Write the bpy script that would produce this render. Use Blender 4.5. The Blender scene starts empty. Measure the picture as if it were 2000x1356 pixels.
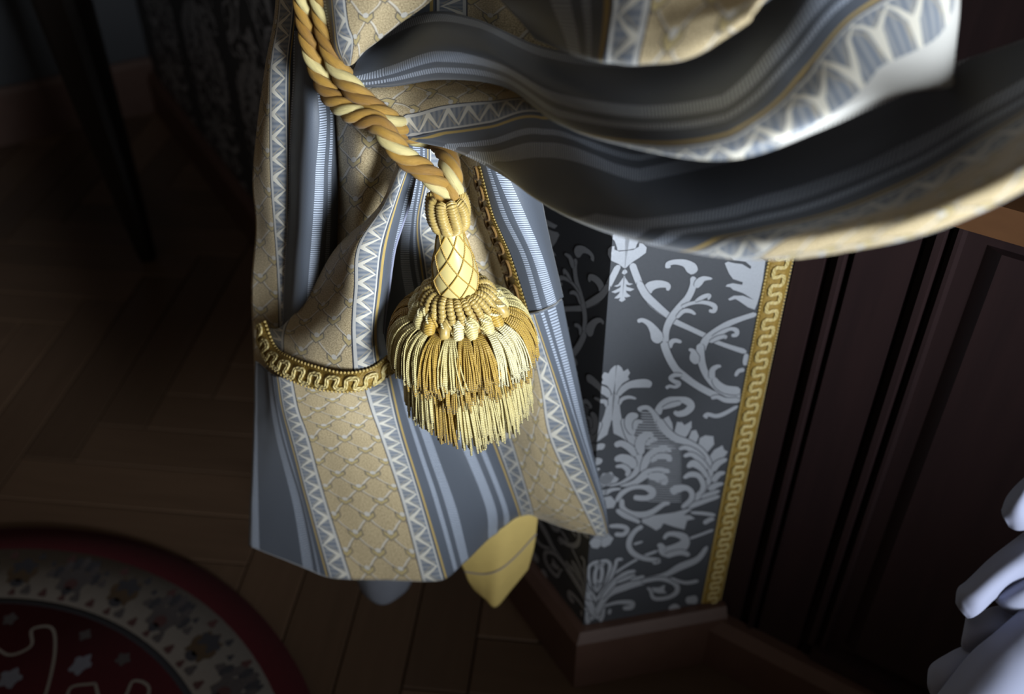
import bpy, bmesh, math, random
from mathutils import Vector, noise
from mathutils.geometry import tessellate_polygon
random.seed(7)
scene = bpy.context.scene
COL = scene.collection

# ------------------------------------------------------------------ camera, world, light, exposure
TH = math.radians(39.0); FPX = 1944.44; CAMH = 1.0
cam_d = bpy.data.cameras.new('camera'); cam = bpy.data.objects.new('camera', cam_d); COL.objects.link(cam)
cam.location = (0, 0, CAMH); cam.rotation_euler = (math.radians(90) - TH, 0, 0)
cam_d.lens = 35; cam_d.sensor_width = 36; cam_d.clip_start = 0.02
cam_d.dof.use_dof = True; cam_d.dof.focus_distance = 0.665; cam_d.dof.aperture_fstop = 5.0
scene.camera = cam
w = bpy.data.worlds.new('world'); scene.world = w; w.use_nodes = True
w.node_tree.nodes['Background'].inputs[0].default_value = (1.0, 0.82, 0.64, 1)
w.node_tree.nodes['Background'].inputs[1].default_value = 0.07
def area(name, loc, target, size, power, col, spread=180):
    l = bpy.data.lights.new(name, 'AREA'); l.shape = 'RECTANGLE'; l.size, l.size_y = size
    l.energy = power; l.color = col; l.spread = math.radians(spread)
    o = bpy.data.objects.new(name, l); COL.objects.link(o); o.location = loc
    o.rotation_euler = (Vector(target) - Vector(loc)).to_track_quat('-Z', 'Y').to_euler()
    return o
area('assumed_window_light', (0.70, -0.54, 0.86), (0.06, 0.46, 0.74), (0.36, 0.45), 3.7, (0.86, 0.93, 1.0), 48)  # added lamp for daylight from an assumed, unseen window; spread narrowed toward the tassel
vs = scene.view_settings
vs.view_transform = 'Standard'; vs.look = 'None'; vs.gamma = 1.0; vs.exposure = 0.0; vs.use_curve_mapping = False

# ------------------------------------------------------------------ the picture's rays, used to find where things stand
FW = Vector((0, math.cos(TH), -math.sin(TH))); UP = Vector((0, math.sin(TH), math.cos(TH))); RT = Vector((1, 0, 0)); CP = Vector((0, 0, CAMH))
def ray(px, py): return FW + RT * ((px - 1000) / FPX) + UP * ((678 - py) / FPX)
def PY(px, py, y): r = ray(px, py); return CP + r * (y / r.y)
def PZ(px, py, z): r = ray(px, py); return CP + r * ((z - CAMH) / r.z)
def PD(px, py, d): return CP + ray(px, py) * d
def PP(px, py, a, n): r = ray(px, py); return CP + r * ((a - CP).dot(n) / r.dot(n))

# ------------------------------------------------------------------ object helpers
def tag(o, label=None, cat=None, group=None, kind=None):
    if label: o['label'] = label
    if cat: o['category'] = cat
    if group: o['group'] = group
    if kind: o['kind'] = kind
    return o
def empty(name, loc):
    o = bpy.data.objects.new(name, None); o.empty_display_size = 0.02; COL.objects.link(o); o.location = loc
    return o
def wloc(o):
    v = Vector((0, 0, 0))
    while o: v += o.location; o = o.parent
    return v
def obj(name, verts, faces, mat, parent=None, smooth=True, uvs=None, mats=None, fm=None, loc=None):
    base = wloc(parent) if parent else Vector((0, 0, 0))
    off = Vector(loc) if loc is not None else Vector((0, 0, 0))
    me = bpy.data.meshes.new(name)
    me.from_pydata([tuple(Vector(v) - base - (off if loc is not None else off)) for v in verts], [], faces)
    for m in (mats or [mat]): me.materials.append(m)
    if fm: me.polygons.foreach_set('material_index', fm)
    if smooth: me.polygons.foreach_set('use_smooth', [True] * len(me.polygons))
    if uvs:
        ul = me.uv_layers.new(name='UVMap')
        for p in me.polygons:
            for li in p.loop_indices: ul.data[li].uv = uvs[me.loops[li].vertex_index]
    me.update()
    o = bpy.data.objects.new(name, me); COL.objects.link(o)
    if parent: o.parent = parent
    o.location = off
    return o
class MB:
    def __init__(s): s.v = []; s.f = []; s.m = []; s.uv = []
    def add(s, v, f, m=0, uv=None):
        b = len(s.v); s.v += [Vector(x) for x in v]; s.f += [tuple(i + b for i in q) for q in f]; s.m += [m] * len(f)
        s.uv += uv if uv else [(0, 0)] * len(v)
    def box(s, lo, hi, m=0):
        x0, y0, z0 = lo; x1, y1, z1 = hi
        s.add([(x0,y0,z0),(x1,y0,z0),(x1,y1,z0),(x0,y1,z0),(x0,y0,z1),(x1,y0,z1),(x1,y1,z1),(x0,y1,z1)],
              [(0,3,2,1),(4,5,6,7),(0,1,5,4),(1,2,6,5),(2,3,7,6),(3,0,4,7)], m)
    def tube(s, pts, rad, n=8, m=0, cap=True, ph=0.0):
        pts = [Vector(p) for p in pts]; k = len(pts)
        rr = rad if isinstance(rad, (list, tuple)) else [rad] * k
        t0 = (pts[1] - pts[0]).normalized(); a = t0.orthogonal().normalized(); V = []; UV = []; L = 0
        for i, p in enumerate(pts):
            t = (pts[min(i + 1, k - 1)] - pts[max(i - 1, 0)]).normalized()
            a = (a - t * a.dot(t)).normalized(); b = t.cross(a)
            if i: L += (p - pts[i - 1]).length
            for j in range(n):
                g = 2 * math.pi * j / n + ph
                V.append(p + (a * math.cos(g) + b * math.sin(g)) * rr[i]); UV.append((j / n, L))
        F = [(i*n + j, i*n + (j+1) % n, (i+1)*n + (j+1) % n, (i+1)*n + j) for i in range(k-1) for j in range(n)]
        if cap: F += [tuple(range(n))[::-1], tuple((k-1)*n + j for j in range(n))]
        s.add(V, F, m, UV)
    def lathe(s, prof, c, n=32, m=0, ax=None):
        V = [ax(r * math.cos(2*math.pi*j/n), r * math.sin(2*math.pi*j/n), z) if ax else Vector(c) + Vector((r*math.cos(2*math.pi*j/n), r*math.sin(2*math.pi*j/n), z)) for z, r in prof for j in range(n)]
        k = len(prof)
        s.add(V, [(i*n + j, i*n + (j+1) % n, (i+1)*n + (j+1) % n, (i+1)*n + j) for i in range(k-1) for j in range(n)], m)
    def ball(s, c, r, m=0, n=6):
        V = []; F = []
        for i in range(1, n // 2 + 1):
            z = math.cos(math.pi * i / (n // 2 + 1)); q = math.sin(math.pi * i / (n // 2 + 1))
            for j in range(n): V.append(Vector(c) + Vector((q*math.cos(2*math.pi*j/n), q*math.sin(2*math.pi*j/n), z)) * r)
        k = n // 2
        for i in range(k - 1):
            for j in range(n): F.append((i*n+j, (i+1)*n+j, (i+1)*n+(j+1) % n, i*n+(j+1) % n))
        V += [Vector(c) + Vector((0,0,r)), Vector(c) - Vector((0,0,r))]
        for j in range(n): F += [(k*n, j, (j+1) % n), (k*n+1, (k-1)*n+(j+1) % n, (k-1)*n+j)]
        s.add(V, F, m)
    def build(s, name, mat, parent=None, smooth=True, mats=None):
        return obj(name, s.v, s.f, mat, parent, smooth, s.uv if any(u != (0, 0) for u in s.uv) else None, mats, s.m if mats else None)
def cr(p0, p1, p2, p3, t):
    return 0.5 * ((2*p1) + (p2-p0)*t + (2*p0-5*p1+4*p2-p3)*t*t + (3*p1-p0-3*p2+p3)*t*t*t)
def spl(pts, x):                       # Catmull-Rom through pts, x in 0..len-1
    n = len(pts); i = min(int(x), n - 2); t = x - i
    g = lambda k: pts[k] if 0 <= k < n else (2*pts[0]-pts[1] if k < 0 else 2*pts[-1]-pts[-2])
    return cr(g(i-1), g(i), g(i+1), g(i+2), t)
def curve(pts, n): return [spl(pts, (len(pts)-1) * k / n) for k in range(n + 1)]

# ------------------------------------------------------------------ node helpers
class X:
    nt = None
    def __init__(s, k): s.k = k
    def _op(a, op, b=None, c=None):
        n = X.nt.nodes.new('ShaderNodeMath'); n.operation = op
        for i, q in enumerate((a, b, c)):
            if q is None: continue
            if isinstance(q, X): X.nt.links.new(q.k, n.inputs[i])
            else: n.inputs[i].default_value = q
        return X(n.outputs[0])
    def __add__(a, b): return X._op(a, 'ADD', b)
    __radd__ = __add__
    def __sub__(a, b): return X._op(a, 'SUBTRACT', b)
    def __rsub__(a, b): return X._op(b, 'SUBTRACT', a)
    def __mul__(a, b): return X._op(a, 'MULTIPLY', b)
    __rmul__ = __mul__
    def __truediv__(a, b): return X._op(a, 'DIVIDE', b)
    def __lt__(a, b): return X._op(a, 'LESS_THAN', b)
    def __gt__(a, b): return X._op(a, 'GREATER_THAN', b)
    def abs(a): return X._op(a, 'ABSOLUTE')
    def frac(a): return X._op(a, 'FRACT')
    def sin(a): return X._op(a, 'SINE')
    def sqrt(a): return X._op(a, 'SQRT')
    def mx(a, b): return X._op(a, 'MAXIMUM', b)
    def mn(a, b): return X._op(a, 'MINIMUM', b)
    def inn(a, lo, hi): return (a > lo) * (a < hi)
def C4(c): return (c[0], c[1], c[2], 1)
def newmat(name):
    m = bpy.data.materials.new(name); m.use_nodes = True; X.nt = m.node_tree
    return m, m.node_tree, m.node_tree.nodes['Principled BSDF']
def mixc(a, b, f):
    n = X.nt.nodes.new('ShaderNodeMix'); n.data_type = 'RGBA'
    for s, q in ((6, a), (7, b)):
        if isinstance(q, tuple): n.inputs[s].default_value = C4(q)
        else: X.nt.links.new(q, n.inputs[s])
    if isinstance(f, X): X.nt.links.new(f.k, n.inputs[0])
    else: n.inputs[0].default_value = f
    return n.outputs[2]
def noise_tex(scale, vec=None, detail=2, rough=0.5):
    n = X.nt.nodes.new('ShaderNodeTexNoise'); n.inputs['Scale'].default_value = scale; n.inputs['Detail'].default_value = detail; n.inputs['Roughness'].default_value = rough
    if vec is not None: X.nt.links.new(vec, n.inputs['Vector'])
    return X(n.outputs['Fac'])
def coords(kind='UV'):
    n = X.nt.nodes.new('ShaderNodeTexCoord'); return n.outputs[kind]
def sep(vec):
    n = X.nt.nodes.new('ShaderNodeSeparateXYZ'); X.nt.links.new(vec, n.inputs[0]); return [X(o) for o in n.outputs]
def vmul(vec, s):
    n = X.nt.nodes.new('ShaderNodeVectorMath'); n.operation = 'MULTIPLY'; X.nt.links.new(vec, n.inputs[0]); n.inputs[1].default_value = s
    return n.outputs[0]
def bump(h, p, strength=0.3, dist=0.001):
    n = X.nt.nodes.new('ShaderNodeBump'); n.inputs['Strength'].default_value = strength; n.inputs['Distance'].default_value = dist
    X.nt.links.new(h.k, n.inputs['Height']); X.nt.links.new(n.outputs[0], p.inputs['Normal'])
def simple(name, col, rough=0.6, var=0.15, nscale=60, metal=0.0, bmp=0.0, stretch=None, spec=0.5, sheen=0.0, bscale=None):
    m, nt, p = newmat(name)
    v = coords('Object')
    if stretch: v = vmul(v, stretch)
    n = noise_tex(nscale, v, 4)
    dk = tuple(c * (1 - var) for c in col); lt = tuple(min(1, c * (1 + var)) for c in col)
    nt.links.new(mixc(dk, lt, n), p.inputs['Base Color'])
    p.inputs['Roughness'].default_value = rough; p.inputs['Metallic'].default_value = metal
    p.inputs['Specular IOR Level'].default_value = spec; p.inputs['Sheen Weight'].default_value = sheen
    if bmp: bump(noise_tex(bscale or nscale * 3, v, 3), p, bmp, 0.001)
    return m

def fabric():
    m, nt, p = newmat('striped_brocade')
    uv = coords('UV'); u, v, _ = sep(uv)
    s = (u + 0.5).frac() - 0.5; d = s.abs()
    fine = noise_tex(260, uv, 2); speck = noise_tex(170, uv, 3, 0.7)
    ground = mixc((0.070, 0.082, 0.104), (0.106, 0.121, 0.148), fine)
    c = ground
    # ladder ribbons
    lad = (d.inn(0.33, 0.35) + d.inn(0.375, 0.42)) * ((v * 88).frac() < 0.58)
    c = mixc(c, (0.40, 0.45, 0.54), lad)
    # gold pin line and navy lines
    gl = d.inn(0.280, 0.289); c = mixc(c, (0.42, 0.30, 0.10), gl)
    # chevron border
    wv = (d - 0.18) / 0.09; inb = d.inn(0.18, 0.27)
    tri = ((v / 0.105).frac() * 2 - 1).abs()
    tri2 = ((v / 0.105 + 0.2).frac() * 2 - 1).abs()
    z1 = (wv - (tri * 0.70 + 0.15)).abs() < (0.17 - 0.12 * tri)
    z2 = (wv - (tri2 * 0.66 + 0.16)).abs() < 0.035
    edge = (wv < 0.13).mx(wv > 0.92)
    hat = mixc((0.15, 0.175, 0.215), (0.27, 0.28, 0.29), (v * 240).sin() * 0.5 + 0.5)
    cb = mixc(hat, (0.33, 0.30, 0.24), z2)
    cb = mixc(cb, (0.60, 0.57, 0.49), z1); cb = mixc(cb, (0.50, 0.49, 0.46), edge)
    c = mixc(c, cb, inb)
    navy = d.inn(0.1745, 0.1795).mx(d.inn(0.2705, 0.274)); c = mixc(c, (0.03, 0.035, 0.05), navy)
    # gold band with trellis of vines and small tulips
    gold = mixc((0.13, 0.085, 0.03), (0.78, 0.64, 0.40), (speck - 0.5) * 2.2 + 0.5)
    A = s / 0.16; B = v / 0.2; wig = (v * 62).sin() * 0.02
    pp = (A + B + 0.5 + wig).frac() - 0.5; qq = (A - B + 0.5 + wig).frac() - 0.5
    pl = (pp.abs() < 0.034).mx(qq.abs() < 0.020); ps = ((pp - 0.05).abs() < 0.022).mx((qq + 0.05).abs() < 0.022)  # ps: dark line painted beside each vine as its shadow
    gcol = mixc(gold, (0.20, 0.165, 0.12), ps * 0.8); gcol = mixc(gcol, (0.58, 0.53, 0.44), pl)
    la = (pp + qq) * 0.08; lb = (pp - qq) * 0.1
    near = (la * la + lb * lb).sqrt() < 0.045
    vee = lb + la.abs() * 0.9
    tul = vee.inn(0.002, 0.024) * near * (la.abs() < 0.030)
    tuo = vee.inn(-0.006, 0.031) * near * (la.abs() < 0.036)
    gcol = mixc(gcol, (0.16, 0.14, 0.11), tuo); gcol = mixc(gcol, (0.44, 0.35, 0.17), tul)
    kn = (la * la + (lb + 0.016) * (lb + 0.016)).sqrt() < 0.013
    gcol = mixc(gcol, (0.55, 0.52, 0.46), kn)
    c = mixc(c, gcol, d < 0.175)
    nt.links.new(c, p.inputs['Base Color'])
    p.inputs['Roughness'].default_value = 0.5; p.inputs['Specular IOR Level'].default_value = 0.45
    p.inputs['Sheen Weight'].default_value = 0.15; p.inputs['Sheen Roughness'].default_value = 0.4
    h = fine * 0.4 + speck * 0.5 * (d < 0.175) + lad * 0.8 + (z1 * inb) * 0.9 + (pl.mx(tul)) * (d < 0.175) * 0.9 + gl
    bump(h, p, 0.45, 0.0006)
    return m
def thread(name, a, b, freq=900, rough=0.42, fib=0.0):
    m, nt, p = newmat(name)
    u, v, _ = sep(coords('UV'))
    st = ((v * freq) + u * 6.283).sin() * 0.5 + 0.5
    n = noise_tex(140, coords('Object'), 2)
    if fib:
        fb = noise_tex(1.0, vmul(coords('UV'), (46, 110, 1)), 3, 0.7); st = st * (1 - fib) + fb * fib
    nt.links.new(mixc(a, b, st * 0.6 + n * 0.4), p.inputs['Base Color'])
    p.inputs['Roughness'].default_value = rough; p.inputs['Sheen Weight'].default_value = 0.1
    bump(st, p, 0.8 if fib else 0.6, 0.0008 if fib else 0.0005)
    return m
def wood(name, a, b, rough=0.4, stretch=(4, 60, 60), spec=0.4):
    m, nt, p = newmat(name)
    v = vmul(coords('Object'), stretch); n = noise_tex(1.0, v, 5, 0.6)
    nt.links.new(mixc(a, b, n), p.inputs['Base Color'])
    p.inputs['Roughness'].default_value = rough; p.inputs['Specular IOR Level'].default_value = spec
    bump(n, p, 0.15, 0.0006)
    return m
M = {}
M['fabric'] = fabric()
M['lining'] = simple('yellow_lining', (0.62, 0.46, 0.15), 0.75, 0.08, 90, bmp=0.05)
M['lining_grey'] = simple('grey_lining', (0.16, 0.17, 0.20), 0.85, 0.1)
M['grey_thread'] = simple('grey_thread', (0.30, 0.26, 0.24), 0.8)
GOLD = ((0.27, 0.155, 0.020), (0.60, 0.40, 0.075)); OLD = ((0.20, 0.105, 0.012), (0.46, 0.275, 0.045)); CREAM = ((0.42, 0.33, 0.10), (0.80, 0.70, 0.35)); PALE = ((0.52, 0.44, 0.20), (0.86, 0.80, 0.52))
for nm_, cc in (('gold', GOLD), ('gold_dark', OLD), ('cream', CREAM), ('pale', PALE)):
    M[nm_] = thread(nm_ + '_fringe_thread', cc[0], cc[1], freq=4200)
    rc = {'gold': ((0.20, 0.095, 0.010), (0.48, 0.28, 0.045)), 'gold_dark': ((0.13, 0.058, 0.006), (0.36, 0.19, 0.026))}.get(nm_, ((0.40, 0.31, 0.10), (0.72, 0.62, 0.30)))
    M['rope_' + nm_] = thread(nm_ + '_rope_yarn', rc[0], rc[1], freq=0, rough=0.65, fib=0.95)
M['silk'] = thread('tassel_silk', (0.55, 0.44, 0.15), (0.72, 0.60, 0.26), freq=5000, rough=0.35)
M['bullion'] = simple('bullion_gold', (0.44, 0.315, 0.095), 0.36, 0.45, 420, sheen=0.1)
M['braid'] = simple('gimp_base', (0.27, 0.17, 0.032), 0.5, 0.5, 420, bmp=0.9, bscale=600)
M['braid_cord'] = thread('gimp_cord', (0.42, 0.31, 0.10), (0.66, 0.55, 0.25), freq=1500)
M['paper'] = simple('damask_ground', (0.052, 0.056, 0.064), 0.55, 0.12, 500, bmp=0.1, spec=0.4)
M['paper_edge'] = simple('damask_outline_thread', (0.030, 0.032, 0.038), 0.7, 0.1)  # dark outline round the motif's leaves and strokes
M['silver'] = simple('damask_silver', (0.41, 0.43, 0.47), 0.40, 0.12, 700, metal=0.25, bmp=0.25, bscale=1500)
M['dark_wood'] = wood('dark_panel_wood', (0.014, 0.008, 0.009), (0.032, 0.016, 0.016), 0.45, (70, 70, 4))
M['brown_wood'] = wood('brown_skirting_wood', (0.075, 0.040, 0.030), (0.115, 0.064, 0.048), 0.45, (30, 30, 30))
M['ledge'] = wood('brown_ledge_wood', (0.10, 0.045, 0.02), (0.15, 0.07, 0.03), 0.4)
M['plank'] = [wood('floor_oak_%s' % 'abc'[i], (0.085*k, 0.052*k, 0.032*k), (0.145*k, 0.09*k, 0.056*k), 0.42, (5, 70, 70)) for i, k in enumerate((0.8, 1.0, 1.2))]
M['subfloor'] = simple('floor_joint', (0.012, 0.008, 0.006), 0.9)
M['black_wood'] = wood('near_black_wood', (0.008, 0.006, 0.005), (0.016, 0.011, 0.009), 0.4, (40, 40, 4))
M['white'] = simple('white_cotton', (0.25, 0.265, 0.36), 0.9, 0.03, 40, bmp=0.05)

# ------------------------------------------------------------------ walls: one sheet of wallpaper bent round the corner
K = Vector((0.077, 0.645, 0)); RD = Vector((1, 0.213, 0)).normalized(); LD = Vector((-0.515, 0.857, 0)).normalized()
RN = Vector((RD.y, -RD.x, 0)); LN = Vector((-LD.y, LD.x, 0)) * -1
if LN.dot(-K) < 0 and LN.x > 0: LN = -LN
LN = Vector((-LD.y, LD.x, 0)); LN = LN if LN.x < 0 else -LN
def wallpt(t, z, h):
    p = (K + RD * t + RN * h) if t >= 0 else (K + LD * (-t) + LN * h)
    if t < 0: p = K + LD * (-t) + LN * h
    return Vector((p.x, p.y, z))
def wall_slab(name, a, d, n, length, z1, mat, label, thick=0.04):
    p0 = a; p1 = a + d * length; q0 = a - n * thick; q1 = p1 - n * thick
    v = [Vector((p.x, p.y, z)) for z in (0, z1) for p in (p0, p1, q1, q0)]
    o = obj(name, v, [(0,1,5,4),(1,2,6,5),(2,3,7,6),(3,0,4,7),(4,5,6,7),(3,2,1,0)], mat, smooth=False)
    return tag(o, label, 'wall', kind='structure')
wall_c = wall_slab('wall_center', K, RD, RN, 0.157, 0.80, M['paper'], 'charcoal damask wall section between curtain and dark wood panel')
wall_l = wall_slab('wall_left', K, LD, LN, 1.72, 1.6, M['paper'], 'damask papered wall running back behind the curtain')
KB = K + LD * 1.70; BD = -LN; BD = Vector((-0.857, -0.515, 0)); BN = Vector((0.515, -0.857, 0))
wall_b = wall_slab('wall_back', KB, BD, BN, 1.5, 1.6, M['paper'], 'dim papered wall at the far upper left')
# dark wood panelling
A0 = K + RD * 0.165; A0 = K + RD * 0.156; WD = Vector((0.83, -0.557, 0)).normalized(); WN = Vector((WD.y, -WD.x, 0))
WN = WN if WN.y < 0 else -WN
def slab(s0, s1, h0, h1, z0, z1, bev=0.0):
    v = []
    for z in (z0, z1):
        for s, h in ((s0, h0), (s1, h0), (s1 - bev, h1), (s0 + bev, h1)):
            p = A0 + WD * s + WN * h; v.append(Vector((p.x, p.y, z)))
    return v, [(0,3,2,1),(4,5,6,7),(0,1,5,4),(1,2,6,5),(2,3,7,6),(3,0,4,7)]
v, f = slab(-0.02, 1.3, -0.06, -0.012, 0, 0.62)
wall_r = tag(obj('wall_right', v, f, M['dark_wood'], smooth=False), 'very dark wooden panelled wall right of the gold braid', 'wall', kind='structure')
for nm, a in (('stile', (0.0, 0.027, -0.012, 0.0, 0, 0.62, 0.002)), ('moulding', (0.033, 0.043, -0.012, 0.004, 0.0, 0.62, 0.003)), ('stile', (0.045, 0.093, -0.012, 0.0, 0, 0.62, 0.002)),
              ('moulding', (0.098, 0.109, -0.012, 0.005, 0.10, 0.62, 0.003)), ('moulding', (0.112, 0.119, -0.012, 0.002, 0.10, 0.62, 0.002)),
              ('bottom_rail', (0.093, 1.25, -0.012, 0.0, 0.0, 0.075, 0.002)), ('moulding', (0.104, 1.25, -0.012, 0.006, 0.078, 0.096, 0.003)),
              ('panel', (0.134, 0.63, -0.012, -0.004, 0.11, 0.60, 0.012))):
    v, f = slab(*a); obj(nm, v, f, M['dark_wood'], wall_r, smooth=False)
v, f = slab(-0.005, 1.3, -0.2, 0.012, 0.62, 0.645, 0.004)
tag(obj('trim_1', v, f, M['ledge'], smooth=False), 'brown wooden ledge on top of the dark panelling', 'ledge', kind='structure')
v, f = slab(-0.3, 1.3, -0.26, -0.20, 0.0, 1.7)
obj('upper_backing', v, f, M['dark_wood'], wall_r, smooth=False)  # dark backing wall added so the gap above the ledge stays black
# baseboards
def baseboard(name, a, d, n, l0, l1, h, label, th=0.016, ext=0.0):
    prof = [(0, 0), (th, 0), (th, h - 0.012), (th * 0.55, h), (0, h)]
    v = []
    for l, e in ((l0, 0), (l1, 0)):
        for q, z in prof:
            p = a + d * (l - (q * ext if l == l0 else -q * 0.0)) + n * q; v.append(Vector((p.x, p.y, z)))
    f = [(i, (i+1) % 5, 5 + (i+1) % 5, 5 + i) for i in range(5)] + [(4,3,2,1,0), (5,6,7,8,9)]
    return tag(obj(name, v, f, M['brown_wood'], smooth=False), label, 'baseboard', kind='structure')
ex = math.tan((math.pi - math.acos(RD.dot(LD))) / 2)
baseboard('baseboard_center', K, RD, RN, 0, 0.160, 0.092, 'short brown baseboard under the charcoal damask wall', ext=ex)
baseboard('baseboard_left', K, LD, LN, 0, 1.7, 0.092, 'long brown baseboard running back along the left wall', ext=ex)
baseboard('baseboard_back', KB, BD, BN, 0, 1.5, 0.12, 'dark red-brown baseboard at the far upper left')
baseboard('baseboard_right', A0, WD, WN, -0.006, 1.2, 0.075, 'brown plinth along the foot of the dark panelling', th=0.022)

# damask motif: traced strokes and leaves on the wall plane, mirrored round the palmette axis
CROP = dict(a=(1060,420,.1475), b=(1240,480,.16225), c=(1220,600,.16222), d=(1120,690,.1475), e=(1140,760,.177), g=(1140,900,.177), h=(1040,1000,.1917))
def tz(cr_, x, y):
    ox, oy, k = CROP[cr_]; q = PP(ox + x*k, oy + y*k, K, RN); return Vector(((q - K).dot(RD), q.z))
STROKES = '''a 1180 640 90 1230 780 95 1300 950 90 1400 1120 90 1520 1240 80 1650 1340 75
a 1390 1040 90 1410 960 130 1490 920 110 1590 915 90 1660 940 70 1650 1000 40
b 40 430 80 130 590 90 260 720 90 400 840 75 480 910 70 650 990 60 850 1085 60 960 1150 50 1150 1220 55 1340 1280 65
b 700 370 70 700 480 80 640 620 80 540 740 90 440 870 90 380 1000 80 370 1150 75 390 1290 95 430 1400 95
b 400 270 70 400 220 60 480 195 60 600 210 90 680 270 140 720 330 90
b 730 500 60 770 440 90 830 395 60 930 395 25
b 560 740 40 650 700 40 760 680 40 880 690 50 960 730 60 950 785 50 890 780 40
b 720 670 20 790 630 50 860 600 50 900 600 40 880 650 25
b 500 870 40 580 790 50 660 785 50 730 825 30
b 30 910 50 90 895 50 170 940 70 230 1020 110 270 1100 150 320 1150 80
b 410 1230 60 440 1160 60 490 1140 50 560 1160 40
b 1460 820 60 1300 870 60 1120 940 70 960 1040 80 850 1140 90 800 1260 90 760 1380 90
b 930 1100 30 1050 1040 50 1150 1000 40 1220 1020 60 1220 1070 50 1160 1080 40
b 900 1160 40 1000 1110 50 1090 1090 40 1080 1120 25
c 470 420 90 490 500 90 540 620 90 620 750 90 700 820 90 820 910 80 950 990 80 1100 1060 80 1250 1100 90 1390 1100 120
c 690 820 40 610 815 50 550 850 50 590 890 50 650 920 60 610 960 40 540 950 40 495 975 45
c 910 440 90 910 560 100 930 680 90 970 790 80 1030 880 80 1130 980 80 1260 1040 100 1390 1060 120
c 1050 860 80 1055 760 70 1110 715 50 1160 710 30
c 1070 850 60 1120 930 90 1220 990 100 1390 1010 100
c 1040 1095 40 1120 1080 50 1220 1120 60 1380 1120 70
c 770 505 30 820 530 60 840 610 120 870 680 60
c 1330 830 40 1370 770 50 1440 750 50
c 1470 560 60 1450 650 60 1450 700 40
c 960 1330 70 1000 1290 50 1100 1310 50 1200 1280 50 1360 1190 40
c 390 1290 90 430 1200 90 520 1130 90 640 1110 70 750 1130 90 800 1190 90 740 1260 80 650 1285 70 590 1260 40
c 450 1220 30 560 1180 60 680 1150 50
d 590 560 50 650 480 80 740 420 90 860 400 110 970 400 110 1030 430 70
d 610 680 30 640 610 50 730 580 45 830 600 30
d 860 760 70 900 725 60 980 720 60 1050 780 60 1110 880 90 1170 990 100 1280 1080 90 1420 1160 80 1600 1290 60
e 430 330 60 500 500 90 580 640 90 610 780 70 570 920 60 420 1030 30 280 1070 20
e 340 620 60 420 600 70 520 660 80 570 740 60
e 340 780 50 420 760 90 520 800 110 560 870 70
e 350 855 30 430 850 50 490 900 60 470 960 40
e 550 500 60 510 400 110 520 310 100 600 290 50
e 560 450 40 580 370 60 650 355 30
e 640 720 70 620 610 110 670 530 110 770 500 50
e 690 620 40 750 560 50 820 560 25
e 640 920 60 700 770 90 800 690 90 900 655 60 965 690 30
e 740 800 50 830 740 60 930 750 70 950 800 50
e 400 1070 20 560 1030 60 700 930 90 840 890 60 950 910 40
e 700 960 50 820 970 110 880 1010 110 860 1050 40
e 230 1150 60 310 1110 40 410 1100 25
e 360 1240 50 420 1150 55 530 1090 45 650 1080 50 740 1110 80 760 1160 70 700 1200 60 600 1200 60 550 1190 50
e 820 330 80 900 450 90 1010 540 80 1150 590 70 1280 670 70 1370 780 60 1400 900 60 1370 1030 60 1280 1160 70 1150 1270 90
e 1420 900 70 1480 820 70 1580 770 40
e 1420 1020 70 1490 940 60 1560 920 30
e 1380 1110 70 1460 1060 60 1540 1040 30
e 1300 1200 60 1400 1160 60 1500 1120 30
e 1150 1300 60 1350 1230 50 1500 1180 40
e 1050 660 40 1130 645 50 1240 700 60 1330 790 60
e 1100 740 40 1190 720 50 1290 790 60 1370 880 50
e 1140 860 40 1210 820 80 1300 880 60 1370 980 50
e 1100 980 40 1180 940 60 1270 960 60 1320 1060 60 1300 1130 60
e 960 1140 80 1030 1100 90 1130 1090 60 1190 1140 60 1180 1220 60 1080 1310 50
g 420 420 50 430 520 60 520 580 60 650 595 70 760 560 60 880 480 50 950 470 30
g 360 540 50 450 600 60 560 650 50 620 680 40
g 1180 570 30 1320 580 40 1450 600 40
g 1320 690 50 1390 650 50 1440 640 30
g 220 1340 30 400 1200 30 620 1070 30 820 990 35
g 1160 860 30 1300 810 30 1430 760 30
g 650 720 50 570 770 50 510 860 60 500 950 60 560 1030 60 680 1080 50 830 1100 50 760 1130 40
g 550 920 30 650 890 25
g 880 860 40 930 810 50 1020 810 60 1110 850 90 1100 930 120 1000 980 120 890 1000 110 850 940 70 810 930 30
g 900 1050 60 1060 1010 60 1170 1040 50
g 280 720 40 400 720 50 480 750 50 440 810 50 340 810 50
h 560 1140 60 580 950 60 640 780 50 700 680 40 700 560 40 620 540 30
h 600 1100 60 640 930 50 740 740 40 790 560 40 760 500 35 690 500 30
h 640 930 30 780 700 35 840 560 35 860 490 35 920 480 30
h 650 900 40 800 720 40 950 600 30
h 640 1050 60 760 850 60 950 760 70 1150 700 60 1350 640 50 1500 560 70 1680 480 60 1780 350 40
h 700 880 40 850 700 50 960 620 40 1050 600 30
h 850 720 30 1000 660 40 1050 650 30
h 1000 690 30 1140 655 35
h 1100 710 40 1300 680 40 1450 730 50 1470 810 50 1380 870 40 1240 880 40 1200 800 30 1170 770 30
h 1400 670 30 1550 720 35 1690 700 40
h 720 960 25 870 920 35 1010 925 50 1000 970 50 920 980 40
h 1390 990 40 1450 960 50 1500 980 30
h 1560 900 70 1680 890 90
h 770 1010 60 800 1020 50'''
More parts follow.
